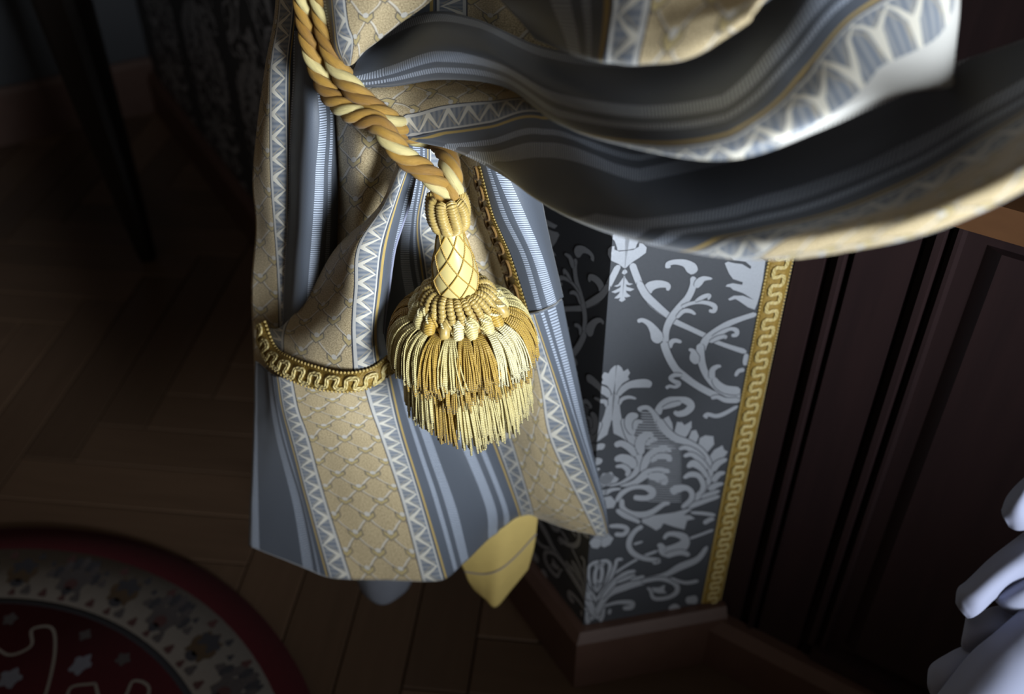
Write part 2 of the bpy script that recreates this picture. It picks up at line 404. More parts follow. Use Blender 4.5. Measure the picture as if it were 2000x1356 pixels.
POLYS = '''a 1090 160 1250 190 1370 225 1290 300 1240 400 1230 440 1100 465 1090 460
a 1090 475 1200 460 1270 420 1280 370 1320 370 1375 430 1365 500 1270 570 1190 620 1100 700 1085 705
a 1080 715 1110 730 1120 760 1080 790
a 1070 800 1100 840 1140 900 1195 910 1150 930 1100 920 1110 950 1215 980 1160 1010 1100 1000 1110 1030 1165 1075 1110 1090 1080 1085 1095 1120 1050 1150
b 1500 130 1570 180 1540 400 1500 600 1470 700 1440 770 1360 740 1260 670 1210 640 1140 660 1120 640 1190 600 1300 600 1430 650 1300 570 1180 530 1150 500 1090 490 1110 465 1180 450 1290 470 1300 440 1180 400 1130 330 1080 210 1120 190 1200 210 1290 220 1390 280 1400 250 1330 190 1190 170 1140 110
d 560 158 600 158 640 190 660 240 720 205 750 260 720 310 740 345 650 400 590 480 570 560 545 560
d 520 540 600 540 610 650 620 770 640 870 690 1010 790 1210 700 1160 630 1110 530 1060 520 960 515 900 508 880
d 1170 880 1260 830 1310 930 1320 1060 1200 1000
d 1340 1050 1370 920 1430 900 1470 950 1560 900 1570 980 1500 1100 1450 1130
e 170 990 210 930 270 920 320 945 390 990 360 1030 270 1070 200 1050
e 230 1190 300 1180 360 1250 330 1310 250 1320
e 1000 470 1030 360 1090 370 1110 400 1190 350 1190 420 1150 500 1100 560
e 1150 560 1190 460 1240 450 1270 520 1240 600 1190 600
e 1260 640 1280 540 1340 510 1430 520 1440 610 1380 680 1330 740
e 1390 740 1440 670 1530 620 1550 670 1590 690 1560 740 1450 800 1410 860
g 650 610 800 600 1000 570 1180 520 1290 470 1190 540 1100 600 1170 600 1230 640 1140 660 1110 760 1000 730 880 690 850 740 800 770 720 720 640 680
g 170 770 240 750 290 820 260 880 200 880
g 60 900 110 850 190 860 200 930 150 970 90 960
h 1190 770 1290 770 1350 740 1340 800 1370 830 1290 830 1210 810'''
def pattern_2d():                      # returns list of (layer, [2d quads/tris]) in wallpaper coordinates (t, z)
    out = []
    def ribbon(pts, k):
        n = max(6, 5 * (len(pts) - 1)); c = curve(pts, n)
        L = []; 
        for i in range(n + 1):
            a = c[max(0, i-1)]; b = c[min(n, i+1)]; dx, dy = b.x - a.x, b.y - a.y; q = math.hypot(dx, dy) or 1
            e = 1.0 if 0 < i < n else 0.45
            hw = c[i].z * 0.5 * e + k; L.append(((c[i].x - dy/q*hw, c[i].y + dx/q*hw), (c[i].x + dy/q*hw, c[i].y - dx/q*hw)))
        return [[L[i][0], L[i][1], L[i+1][1], L[i+1][0]] for i in range(n)]
    items = []
    for ln in POLYS.split('\n'):
        q = ln.split(); n = [float(x) for x in q[1:]]; items.append((q[0], 'p', [(n[i], n[i+1]) for i in range(0, len(n), 2)]))
    for ln in STROKES.split('\n'):
        q = ln.split(); n = [float(x) for x in q[1:]]; items.append((q[0], 's', [Vector((n[i], n[i+1], n[i+2])) for i in range(0, len(n), 3)]))
    for y in range(780, 1260, 36):
        items.append(('d', 'h', [Vector((890 if y < 870 else 800, y, 12)), Vector((960, y + 4, 14)), Vector((1030 + (y - 780) * 0.7, y + 8, 12))]))
    for y in range(560, 1250, 26):
        items.append(('e', 'h', [Vector((700, y, 7)), Vector((900, y + 3, 8)), Vector((1080, y + 6, 7))]))
    for cr_, kind, pts in items:
        if kind == 'p':
            tr = tessellate_polygon([[Vector((x, y, 0)) for x, y in pts]])
            cx = sum(p[0] for p in pts)/len(pts); cy = sum(p[1] for p in pts)/len(pts)
            big = [(cx + (x-cx)*1.0, cy + (y-cy)*1.0) for x, y in pts]
            closed = pts + [pts[0]]
            outl = []
            for i in range(len(pts)):
                outl += ribbon([Vector((closed[i][0], closed[i][1], 12)), Vector((closed[i+1][0], closed[i+1][1], 12))], 0)
            out.append((1, [[tz(cr_, *p) for p in q] for q in outl]))
            out.append((0, [[tz(cr_, *pts[i]) for i in t] for t in tr]))
        else:
            if kind == 's': out.append((1, [[tz(cr_, *p) for p in q] for q in ribbon(pts, 9)]))
            out.append((0, [[tz(cr_, *p) for p in q] for q in ribbon(pts, 0)]))
    return out
PAT = pattern_2d()
AX = tz('d', 530, 620).x
def clip(poly, ax, lim, side):          # keep the part of a polygon on one side of a line
    out = []
    for i in range(len(poly)):
        a, b = poly[i], poly[(i+1) % len(poly)]; da, db = (a[ax]-lim)*side, (b[ax]-lim)*side
        if da >= 0: out.append(a)
        if da*db < 0:
            t = da/(da-db); out.append((a[0]+(b[0]-a[0])*t, a[1]+(b[1]-a[1])*t))
    return out
def lay_pattern(t0, t1, z0, z1, place, step=1.2e-6, left=False):
    V = []; F = []; Mi = []
    for k, (lay, faces) in enumerate(PAT):
        for q in faces:
            w2 = [place(p) for p in q]
            for ax, lim, sd in ((0, t0, 1), (0, t1, -1), (1, z0, 1), (1, z1, -1)):
                if len(w2) > 2: w2 = clip(w2, ax, lim, sd)
            if len(w2) < 3: continue
            b = len(V)
            for t, z in w2: V.append(wallpt(min(t, -1e-7) if left else t, z, 0.00018 + k * step + (0 if lay else step * 0.5)))
            F.append(tuple(range(b, b + len(w2)))); Mi.append(lay)
    return V, F, Mi
def finish(name, wall, sets):
    V = []; F = []; Mi = []
    for v, f, m in sets:
        b = len(V); V += v; F += [tuple(i + b for i in q) for q in f]; Mi += m
    o = obj(name, V, F, None, wall, smooth=False, mats=[M['silver'], M['paper_edge']], fm=Mi)
    return tag(o, 'silver scrolling leaf damask motif', kind='stuff')
idp = lambda p: (p[0], p[1])
mir = lambda p: (2*AX - p[0], p[1])
finish('damask_motif', wall_c, [lay_pattern(0, 0.15, 0.092, 0.66, idp), lay_pattern(0, 0.15, 0.092, 0.66, mir)])
sets = [lay_pattern(-1.69, 0, 0.092, 1.2, idp, left=True), lay_pattern(-1.69, 0, 0.092, 1.2, mir, left=True)]
for rep_ in range(1, 6):
    for up in range(0, 2):
        T_ = rep_ * 0.30; Zo = up * 0.47
        sets.append(lay_pattern(-1.69, 0, 0.092, 1.2, lambda p: (2*AX - p[0] - T_, p[1] + Zo), left=True))
        sets.append(lay_pattern(-1.69, 0, 0.092, 1.2, lambda p: (p[0] - T_, p[1] + Zo), left=True))
finish('damask_motif', wall_l, sets)

# gold gimp braid glued along the papered edge
def braid_band(name, parent, P, Lm, half, period, amp, label=None, beads=0.0013, cord='braid_cord'):
    """P(s, q, h): point at s metres along, q across (-1..1), h proud of the ground"""
    n = max(24, int(Lm / 0.006)); mb = MB(); rows = []
    for i in range(n + 1):
        s = Lm * i / n
        rows.append([P(s, q, h) for q, h in ((-1, 0), (-1, 0.0012), (-0.5, 0.0020), (0, 0.0022), (0.5, 0.0020), (1, 0.0012), (1, 0))])
    V = [p for r in rows for p in r]
    mb.add(V, [(i*7+j, i*7+j+1, (i+1)*7+j+1, (i+1)*7+j) for i in range(n) for j in range(6)])
    b = mb.build(name, M['braid'], parent)
    if label: tag(b, label)
    k = int(Lm / period * 20); path = []
    for i in range(k + 1):
        x = Lm * i / k; g_ = 2 * math.pi * x / period
        path.append((x - 0.13 * period * math.sin(2 * g_), (math.sin(g_) + 0.06 * math.sin(3 * g_)) * amp))
    for off in (-0.00085, 0.00085):
        c = MB(); pts = []
        for i, (x, y) in enumerate(path):
            a, b_ = path[max(0, i-1)], path[min(k, i+1)]; dx, dy = b_[0]-a[0], b_[1]-a[1]; q = math.hypot(dx, dy) or 1
            pts.append(P(min(Lm, max(0, x - dy/q*off)), max(-0.98, min(0.98, (y + dx/q*off)/half)), 0.0030))
        c.tube(pts, 0.00095, 6, 0); c.build('scroll_cord', M[cord], b)
    if beads:
        e = MB(); k = int(Lm / (beads * 2.6))
        for i in range(k):
            for q in (-1, 1): e.ball(P(Lm * (i + 0.5) / k, q, 0.0012), beads, 0, 5)
        e.build('bead_edge', M['bullion'], b)
    return b
braid_band('gimp_braid', wall_c, lambda s, q, h: wallpt(0.1445 + q * 0.0105, 0.094 + s, h), 0.56, 0.0105, 0.0178, 0.0056, 'old gold scroll gimp braid edging the damask')

# ------------------------------------------------------------------ floor
fl = obj('floor', [(-1.9, -0.3, -0.012), (1.4, -0.3, -0.012), (1.4, 2.7, -0.012), (-1.9, 2.7, -0.012), (-1.9, -0.3, -0.03), (1.4, -0.3, -0.03), (1.4, 2.7, -0.03), (-1.9, 2.7, -0.03)],
         [(0,1,2,3), (7,6,5,4), (0,4,5,1), (1,5,6,2), (2,6,7,3), (3,7,4,0)], M['subfloor'], smooth=False)
tag(fl, 'dark brown herringbone wood floor', 'floor', kind='structure')
PLW, NPL = 0.075, 6; PLL = PLW * NPL; g = 0.0008
pm = MB(); hb = 0.0015
x0, x1, y0, y1 = g, PLL - g, g, PLW - g
pm.add([(x0,y0,-.012),(x1,y0,-.012),(x1,y1,-.012),(x0,y1,-.012),(x0,y0,-hb),(x1,y0,-hb),(x1,y1,-hb),(x0,y1,-hb),(x0+hb,y0+hb,0),(x1-hb,y0+hb,0),(x1-hb,y1-hb,0),(x0+hb,y1-hb,0)],
       [(8,9,10,11),(0,1,5,4),(1,2,6,5),(2,3,7,6),(3,0,4,7),(4,5,9,8),(5,6,10,9),(6,7,11,10),(7,4,8,11)])
protos = []
for i in range(3):
    me = bpy.data.meshes.new('plank'); me.from_pydata([tuple(v) for v in pm.v], [], pm.f); me.materials.append(M['plank'][i]); protos.append(me)
ang = math.radians(-6); ca, sa = math.cos(ang), math.sin(ang); org = Vector((-0.05, 0.62))
def add_plank(x, y, rot):
    cx, cy = (x + PLL/2, y + PLW/2) if not rot else (x + PLW/2, y + PLL/2)
    wx, wy = org.x + ca*cx - sa*cy, org.y + sa*cx + ca*cy
    if not (-1.5 < wx < 0.75 and 0.25 < wy < 2.5): return
    if (Vector((wx, wy, 0)) - K).dot(LN) < -0.3 and wx < 0.1: return
    o = bpy.data.objects.new('plank', random.choice(protos)); COL.objects.link(o); o.parent = fl
    lx, ly = (x, y) if not rot else (x + PLW, y)
    o.location = (org.x + ca*lx - sa*ly, org.y + sa*lx + ca*ly, random.uniform(-0.0004, 0))
    o.rotation_euler = (0, 0, ang + (math.pi/2 if rot else 0))
for k in range(-40, 41):
    for m_ in range(-4, 5):
        add_plank(k*PLW + 2*PLL*m_, k*PLW, False); add_plank(k*PLW + 2*PLL*m_, (k - 2*NPL + 1)*PLW, True)

# ------------------------------------------------------------------ rug
RC = Vector((-0.619, 0.405, 0))
rug = empty('round_rug', RC); tag(rug, 'round dark red rug with a cream floral ring on the floor', 'rug')
def ring(name, r0, r1, z, mat, n=120):
    m = MB(); V = []
    for i in range(n):
        a = 2*math.pi*i/n; c, s = math.cos(a), math.sin(a)
        V += [RC + Vector((r0*c, r0*s, z)), RC + Vector((r1*c, r1*s, z)), RC + Vector((r1*c, r1*s, 0.0))]
    m.add(V, [(3*i + j, 3*i + j + 1, 3*((i+1) % n) + j + 1, 3*((i+1) % n) + j) for i in range(n) for j in range(2)])
    return m.build(name, mat, rug)
M['rug_red'] = simple('rug_red_pile', (0.085, 0.007, 0.012), 0.95, 0.25, 300, bmp=0.6)
M['rug_field'] = simple('rug_crimson_pile', (0.13, 0.012, 0.022), 0.95, 0.25, 300, bmp=0.6)
M['rug_cream'] = simple('rug_cream_pile', (0.28, 0.255, 0.23), 0.95, 0.15, 300, bmp=0.6)
M['rug_grey'] = simple('rug_grey_pile', (0.085, 0.075, 0.078), 0.95, 0.3, 300, bmp=0.4)
M['rug_brown'] = simple('rug_brown_pile', (0.085, 0.055, 0.03), 0.95, 0.3, 300, bmp=0.4)
M['rug_navy'] = simple('rug_navy_pile', (0.045, 0.045, 0.055), 0.95, 0.3, 300, bmp=0.4)
M['rug_rose'] = simple('rug_rose_pile', (0.09, 0.04, 0.04), 0.95, 0.3, 300, bmp=0.4)
M['rug_blue'] = simple('rug_pale_blue_pile', (0.20, 0.21, 0.26), 0.95, 0.2, 300, bmp=0.4)
ring('border', 0.413, 0.448, 0.009, M['rug_red']); ring('floral_ring', 0.338, 0.413, 0.0092, M['rug_cream'])
ring('line', 0.330, 0.338, 0.0091, M['rug_navy']); ring('field', 0.0, 0.330, 0.009, M['rug_field'])
def rblob(mb, r, th, rad, z, m, squash=1.0, lobes=0, n=18):
    c = RC + Vector((r*math.cos(th), r*math.sin(th), z)); er = Vector((math.cos(th), math.sin(th), 0)); et = Vector((-er.y, er.x, 0))
    V = [c]
    for i in range(n):
        a = 2*math.pi*i/n; q = rad * (1 + (0.22*math.cos(lobes*a) if lobes else 0)); V.append(c + er*(q*math.cos(a)) + et*(q*squash*math.sin(a)))
    mb.add(V, [(0, 1+i, 1+(i+1) % n) for i in range(n)], m)
def rstroke(mb, pts, wd, z, m):
    c = curve([Vector((p[0], p[1], 0)) for p in pts], 8*(len(pts)-1)); V = []
    for i, p in enumerate(c):
        a, b = c[max(0, i-1)], c[min(len(c)-1, i+1)]; t = (b-a).normalized(); nn = Vector((-t.y, t.x, 0))*wd*0.5
        V += [RC + p + nn + Vector((0,0,z)), RC + p - nn + Vector((0,0,z))]
    mb.add(V, [(2*i, 2*i+1, 2*i+3, 2*i+2) for i in range(len(c)-1)], m)
pol = lambda r, a: (r*math.cos(a), r*math.sin(a))
fm_ = MB(); z = 0.0096
NF = 34
for k in range(NF):
    a = 2*math.pi*(k + 0.3)/NF
    if k % 2:
        for j in range(7):
            rblob(fm_, 0.382 + 0.017*math.cos((j-3)*0.55), a + (j-3)*0.022, 0.0095, z + 0.00001*j, 0 if j % 2 else 6, 0.55)
        rblob(fm_, 0.372, a, 0.017, z + 0.0001, 0, 1.2, 5); rblob(fm_, 0.366, a, 0.008, z + 0.0002, 3); rblob(fm_, 0.356, a, 0.006, z + 0.0002, 2)
    else:
        rblob(fm_, 0.377, a, 0.020, z, 1, 0.9, 8); rblob(fm_, 0.384, a, 0.012, z + 0.0001, 2, 1.2, 5); rblob(fm_, 0.371, a, 0.008, z + 0.0002, 1, 1.3, 4); rblob(fm_, 0.360, a, 0.006, z + 0.0002, 2, 1.4)
    for dr, da, rr, c in ((0.402, 0.05, 0.006, 3), (0.348, 0.075, 0.006, 3), (0.350, -0.045, 0.007, 0), (0.401, -0.04, 0.005, 2), (0.377, 0.088, 0.006, 0), (0.346, 0.0, 0.005, 3), (0.392, 0.098, 0.004, 6)):
        rblob(fm_, dr, a + da, rr, z, c, 0.8, 3)
for k in range(12):
    a = 2*math.pi*(k + 0.42)/12
    rstroke(fm_, [pol(0.20, a-0.25), pol(0.24, a-0.14), pol(0.28, a-0.04), pol(0.305, a+0.04), pol(0.298, a+0.11), pol(0.278, a+0.07), pol(0.262, a+0.13), pol(0.270, a+0.22)], 0.0036, z, 4)
    rstroke(fm_, [pol(0.270, a+0.22), pol(0.252, a+0.29), pol(0.238, a+0.23), pol(0.252, a+0.18)], 0.0034, z, 4)
    rblob(fm_, 0.278, a + 0.34, 0.013, z, 5, 0.8, 5); rblob(fm_, 0.235, a + 0.06, 0.012, z, 5, 1, 5); rblob(fm_, 0.308, a+0.22, 0.008, z, 0, 1, 5); rblob(fm_, 0.22, a+0.36, 0.010, z, 0, 1, 5)
    rblob(fm_, 0.20, a + 0.2, 0.016, z, 5, 1, 6); rblob(fm_, 0.20, a + 0.2, 0.007, z + 0.0001, 2, 1); rblob(fm_, 0.31, a - 0.1, 0.007, z, 0, 1, 4)
fo = fm_.build('floral_pattern', None, rug, smooth=False, mats=[M['rug_grey'], M['rug_brown'], M['rug_navy'], M['rug_rose'], M['rug_cream'], M['rug_blue'], M['rug_navy']])
fo['kind'] = 'stuff'

# ------------------------------------------------------------------ dark stand with tapered legs, far left
foot = PZ(290, 505, 0)
st = empty('wooden_stand', foot); tag(st, 'near-black tapered wooden furniture leg standing at upper left', 'stand')
def stand_leg(bx, by, tx, ty):
    m = MB(); zs = [0, 0.02, 0.2, 0.4, 0.52]; hw = [0.010, 0.0125, 0.022, 0.030, 0.034]; V = []
    for z_, h in zip(zs, hw):
        t = z_/0.52; cx, cy = bx + (tx-bx)*t, by + (ty-by)*t
        for sx, sy in ((-1,-1), (-0.6,-1.25), (0.6,-1.25), (1,-1), (1.2,0), (1,1), (0,1.2), (-1,1)): V.append((cx + sx*h, cy + sy*h, z_))
    m.add(V, [(i*8+j, i*8+(j+1) % 8, (i+1)*8+(j+1) % 8, (i+1)*8+j) for i in range(4) for j in range(8)] + [tuple(range(8))[::-1], tuple(range(32, 40))])
    return m.build('leg', M['black_wood'], st, smooth=False)
top = PY(118, 0, 1.50)
stand_leg(foot.x, foot.y, top.x, top.y); stand_leg(-1.05, 1.60, -1.0, 1.55); stand_leg(-1.0, 1.22, -0.95, 1.27)
m = MB(); m.lathe([(0.52, 0.0), (0.52, 0.25), (0.525, 0.262), (0.54, 0.262), (0.547, 0.25), (0.547, 0.0)], (-0.93, 1.46, 0), 48); m.build('table_top', M['black_wood'], st)

# ------------------------------------------------------------------ curtain
REP = 0.165
cur = empty('curtain', PY(760, 1130, 0.62)); tag(cur, 'blue-grey and gold striped brocade curtain gathered by the tasselled rope', 'curtain')
class Patch:
    def __init__(s, rows, hem=0.24, v0=0.0, mode='Y'):
        s.P = []; s.U = []
        for r in rows:
            pr = []; ur = []
            for q in r:
                px, py, y = q[:3]
                if mode == 'd': p = PD(px, py, y)
                elif y == 0: p = PZ(px, py, q[4] if len(q) > 4 else hem)
                else: p = PY(px, py, y)
                pr.append(p); ur.append(q[3] if len(q) > 3 else 0.0)
            s.P.append(pr); s.U.append(ur)
        s.nr, s.nc = len(rows), len(rows[0]); s.V = [v0]
        for i in range(1, s.nr):
            s.V.append(s.V[-1] + sum((s.P[i][j]-s.P[i-1][j]).length for j in range(s.nc))/s.nc/REP)
    def at(s, a, b):
        a = max(0, min(s.nr-1, a)); b = max(0, min(s.nc-1, b))
        return spl([spl(r, b) for r in s.P], a)
    def uv(s, a, b):
        i = min(int(a), s.nr-2); j = min(int(b), s.nc-2); f, g_ = a-i, b-j
        # monotone (linear) interpolation of the stripe coordinate
        u = (s.U[i][j]*(1-g_)+s.U[i][j+1]*g_)*(1-f) + (s.U[i+1][j]*(1-g_)+s.U[i+1][j+1]*g_)*f
        return u, s.V[i]*(1-f)+s.V[i+1]*f
    def nrm(s, a, b):
        e = 0.02; n = (s.at(a+e, b)-s.at(a-e, b)).cross(s.at(a, b+e)-s.at(a, b-e)).normalized()
        return n if n.dot(CP - s.at(a, b)) > 0 else -n
    def build(s, name, mat, parent, na=60, nb=60, wr=0.0012, thick=0.0012, seed=0.0, label=None):
        V = []; UV = []
        for i in range(na+1):
            for j in range(nb+1):
                a = (s.nr-1)*i/na; b = (s.nc-1)*j/nb; p = s.at(a, b); u, v_ = s.uv(a, b)
                if wr: p = p + s.nrm(a, b) * (wr * noise.noise(Vector((u*4+seed, v_*1.3, seed))) + wr*0.35*noise.noise(Vector((u*13, v_*4+seed, seed))))
                V.append(p); UV.append((u, v_))
        F = [(i*(nb+1)+j, i*(nb+1)+j+1, (i+1)*(nb+1)+j+1, (i+1)*(nb+1)+j) for i in range(na) for j in range(nb)]
        o = obj(name, V, F, mat, parent, True, UV)
        if thick:
            md = o.modifiers.new('thickness', 'SOLIDIFY'); md.thickness = thick; md.offset = 0
        if label: o['label'] = label
        return o
def rise(rows, py=-520):                # carry the cloth straight up, out of the picture
    f_ = lambda q: (1000 + (q[0]-1000)*(3080-py)/(3080-q[1]), py, q[2], q[3])
    return [[f_(q) for q in rows[0]]] + rows
# lower skirt: rows run down to the hem
us = [-.62,-.4,-.284,-.175,0,.175,.284,.40,.5,.6,.716,.825,1.0,1.175,1.284,1.40,1.46]
def rowof(xs, ys, Ys): return [(x, (ys if not isinstance(ys, list) else ys[i]), Ys[i], us[i]) for i, x in enumerate(xs)]
E_rows = [
 rowof([500,527,543,573,640,706,758,785,815,850,900,940,1000,1028,1042,1075,1098],[705,728,735,742,748,740,725,715,705,700,690,680,650,620,612,598,585],
       [.640,.615,.603,.594,.584,.588,.603,.625,.64,.643,.64,.63,.618,.610,.607,.612,.625]),
 rowof([497,533,552,585,655,722,772,808,840,875,930,968,1022,1055,1086,1112,1128],[790,795,797,800,800,798,790,785,780,780,775,770,760,750,745,740,735],
       [.639,.612,.601,.592,.583,.586,.598,.62,.635,.641,.641,.631,.618,.612,.612,.622,.630]),
 rowof([494,545,569,606,674,744,790,836,870,905,963,1002,1040,1074,1124,1142,1152],860,[.638,.61,.60,.59,.582,.585,.595,.615,.63,.638,.642,.632,.62,.615,.618,.628,.634]),
 rowof([489,580,602,642,712,786,830,880,920,955,1010,1040,1085,1135,1172,1179,1181],988,[.638,.610,.602,.598,.590,.588,.592,.605,.62,.632,.645,.638,.630,.626,.628,.634,.636]),
 rowof([487,600,640,689,756,824,871,908,935,960,1015,1043,1105,1165,1186,1187,1186],[1065,1112,1127,1132,1133,1136,1130,1097,1072,1048,1014,1011,1032,1047,1042,1036,1032],
       [0]*12+[.640,.632,.632,.635,.637])]
Patch(E_rows).build('lower_skirt', M['fabric'], cur, 90, 200, seed=1.0)
# left fold behind
A_rows = [[(540,-60,.665,.10),(548,-60,.648,.175),(575,-60,.64,.284),(602,-60,.655,.40)],
          [(516,146,.668,.10),(528,146,.648,.175),(565,146,.642,.284),(592,150,.66,.40)],
          [(494,340,.668,.04),(529,340,.645,.175),(566,340,.642,.284),(592,340,.66,.40)],
          [(500,440,.668,.06),(535,440,.645,.175),(565,440,.642,.284),(592,440,.66,.40)],
          [(492,560,.668,.03),(543,560,.645,.175),(570,560,.645,.284),(592,560,.66,.40)],
          [(497,690,.668,.04),(546,690,.648,.175),(572,690,.65,.284),(592,690,.66,.40)],
          [(498,780,.668,.04),(546,780,.650,.175),(572,780,.655,.284),(592,780,.66,.40)]]
Patch(rise(A_rows)).build('outer_fold', M['fabric'], cur, 70, 36, seed=2.0)
B_rows = [[(572,60,.645,.40),(590,60,.625,.48),(610,60,.62,.56),(628,60,.63,.66),(655,60,.65,.73)],
          [(572,150,.645,.40),(592,150,.622,.48),(612,150,.616,.56),(632,150,.622,.64),(658,150,.645,.72)],
          [(566,235,.645,.40),(594,238,.615,.50),(620,238,.612,.57),(640,235,.622,.64),(664,235,.645,.73)],
          [(563,330,.645,.40),(590,330,.614,.51),(620,330,.61,.59),(642,330,.622,.66),(668,330,.648,.74)],
          [(562,420,.645,.40),(588,420,.614,.51),(618,420,.61,.60),(641,420,.624,.66),(668,420,.650,.74)],
          [(554,540,.645,.40),(580,540,.616,.51),(609,540,.612,.60),(636,540,.628,.66),(668,540,.650,.74)],
          [(548,640,.648,.40),(575,640,.622,.51),(602,640,.618,.60),(636,640,.630,.66),(668,640,.650,.74)]]
Patch(B_rows).build('blue_fold', M['fabric'], cur, 60, 50, seed=3.0)
C_rows = [[(652,190,.635,.83),(672,190,.612,.90),(705,190,.598,.98),(745,195,.603,1.06),(790,205,.625,1.17)],
          [(657,300,.640,.83),(676,300,.615,.88),(706,300,.600,.96),(745,300,.605,1.05),(792,300,.63,1.17)],
          [(664,400,.642,.83),(680,400,.618,.88),(706,400,.604,.95),(742,400,.610,1.05),(785,400,.632,1.17)],
          [(656,500,.645,.83),(670,500,.62,.88),(694,500,.608,.95),(730,500,.612,1.05),(765,500,.632,1.17)],
          [(640,610,.645,.83),(655,610,.625,.88),(680,610,.612,.95),(715,610,.615,1.05),(750,610,.632,1.17)]]
Patch(C_rows).build('gold_fold', M['fabric'], cur, 60, 50, seed=4.0)
H_rows = [[(745,250,.625,.46),(790,252,.628,.55),(814,255,.634,.60),(826,255,.638,.66),(838,255,.640,.73),(880,255,.645,.82)],
          [(745,330,.625,.46),(785,330,.628,.55),(810,330,.634,.60),(826,330,.638,.66),(838,330,.640,.73),(880,330,.645,.82)],
          [(745,430,.625,.46),(772,430,.628,.55),(796,430,.634,.60),(810,430,.638,.66),(820,430,.640,.73),(880,430,.645,.86)],
          [(740,510,.622,.46),(768,510,.626,.55),(790,510,.632,.60),(812,510,.636,.66),(828,510,.638,.73),(900,510,.645,.88)],
          [(740,620,.62,.46),(780,620,.626,.55),(808,620,.632,.60),(830,620,.636,.66),(845,620,.64,.73),(920,620,.645,.88)],
          [(735,760,.618,.46),(790,760,.626,.55),(820,760,.632,.60),(845,760,.640,.66),(870,760,.65,.73),(940,760,.655,.88)]]
Patch(H_rows).build('inner_fold', M['fabric'], cur, 60, 50, seed=5.0)
G_rows = [[(860,260,.640,.84),(885,260,.642,.90),(910,262,.640,.98),(930,265,.63,1.06),(945,268,.618,1.12)],
          [(870,340,.642,.84),(895,340,.646,.90),(920,340,.645,.98),(940,340,.635,1.06),(952,342,.617,1.12)],
          [(880,430,.643,.84),(910,430,.648,.90),(935,430,.648,.98),(955,430,.638,1.06),(970,432,.617,1.12)],
          [(900,520,.645,.84),(935,520,.650,.90),(965,520,.650,.98),(985,515,.638,1.06),(1003,510,.617,1.12)],
          [(920,620,.645,.84),(960,620,.650,.90),(990,620,.648,.98),(1012,620,.635,1.06),(1036,622,.617,1.12)],
          [(930,720,.648,.84),(975,720,.650,.90),(1005,715,.645,.98),(1030,710,.635,1.06),(1048,705,.622,1.12)]]
Patch(G_rows).build('turned_edge', M['fabric'], cur, 50, 50, seed=6.0)
F_rows = [[(915,250,.615,1.29),(930,250,.606,1.335),(955,250,.604,1.40),(1000,250,.612,1.47),(1030,250,.632,1.54)],
          [(938,320,.615,1.29),(952,322,.606,1.335),(975,325,.603,1.40),(1015,325,.610,1.47),(1046,328,.632,1.54)],
          [(965,419,.614,1.29),(986,419,.605,1.34),(1016,419,.602,1.40),(1042,419,.610,1.46),(1062,419,.632,1.53)],
          [(999,500,.612,1.29),(1025,500,.604,1.34),(1050,500,.602,1.40),(1068,500,.610,1.45),(1080,500,.630,1.5)],
          [(1034,612,.609,1.29),(1056,607,.603,1.34),(1080,597,.604,1.40),(1091,588,.611,1.44),(1099,580,.628,1.48)]]
FP = Patch(F_rows); FP.build('side_fold', M['fabric'], cur, 60, 40, seed=7.0)
# front fold carrying the gimp braid
D_rows = [[(776,318,.580,.12),(781,318,.574,.15),(786,318,.570,.175),(799,320,.569,.284),(814,322,.578,.36)],
          [(740,405,.588,.12),(745,403,.574,.148),(750,400,.567,.175),(773,400,.564,.284),(797,402,.574,.37)],
          [(653,492,.608,-.03),(676,486,.582,.08),(699,480,.562,.175),(751,480,.560,.284),(771,482,.572,.34)],
          [(603,578,.615,-.12),(648,569,.584,.03),(692,560,.560,.175),(740,562,.560,.284),(759,565,.574,.33)],
          [(550,640,.625,-.21),(618,640,.580,0),(687,640,.557,.175),(731,645,.560,.284),(748,650,.576,.33)],
          [(514,642,.640,-.33),(585,704,.588,-.09),(690,726,.562,.175),(737,712,.566,.284),(757,690,.582,.33)],
          [(507,668,.638,-.33),(575,743,.585,-.09),(692,762,.558,.175),(745,742,.563,.284),(764,726,.580,.33)]]
DP = Patch(D_rows); DP.build('front_fold', M['fabric'], cur, 80, 60, seed=8.0)
top_e = [PY(*q) for q in ((520,626,.640),(541,678,.612),(573,699,.590),(619,715,.573),(672,727,.560),(722,718,.559),(755,693,.572))]
bot_e = [PY(*q) for q in ((507,662,.640),(520,703,.612),(556,734,.588),(606,755,.571),(662,764,.556),(714,757,.556),(763,728,.572))]
TL = sum((top_e[i+1]-top_e[i]).length for i in range(6))
def on_front(s, q, h):
    x = 6*s/TL; a = spl(bot_e, x); b = spl(top_e, x); c = spl(bot_e, min(6, x+.05)) - spl(bot_e, max(0, x-.05))
    n = c.cross(b-a).normalized(); n = n if n.dot(CP-a) > 0 else -n
    return a.lerp(b, (q+1)/2) + n*(h + 0.0022*(1-q*q) + 0.0005)
braid_band('gimp_braid', cur, on_front, TL, 0.0075, 0.0155, 0.0044, 'gold gimp braid with scroll cord across the front fold')
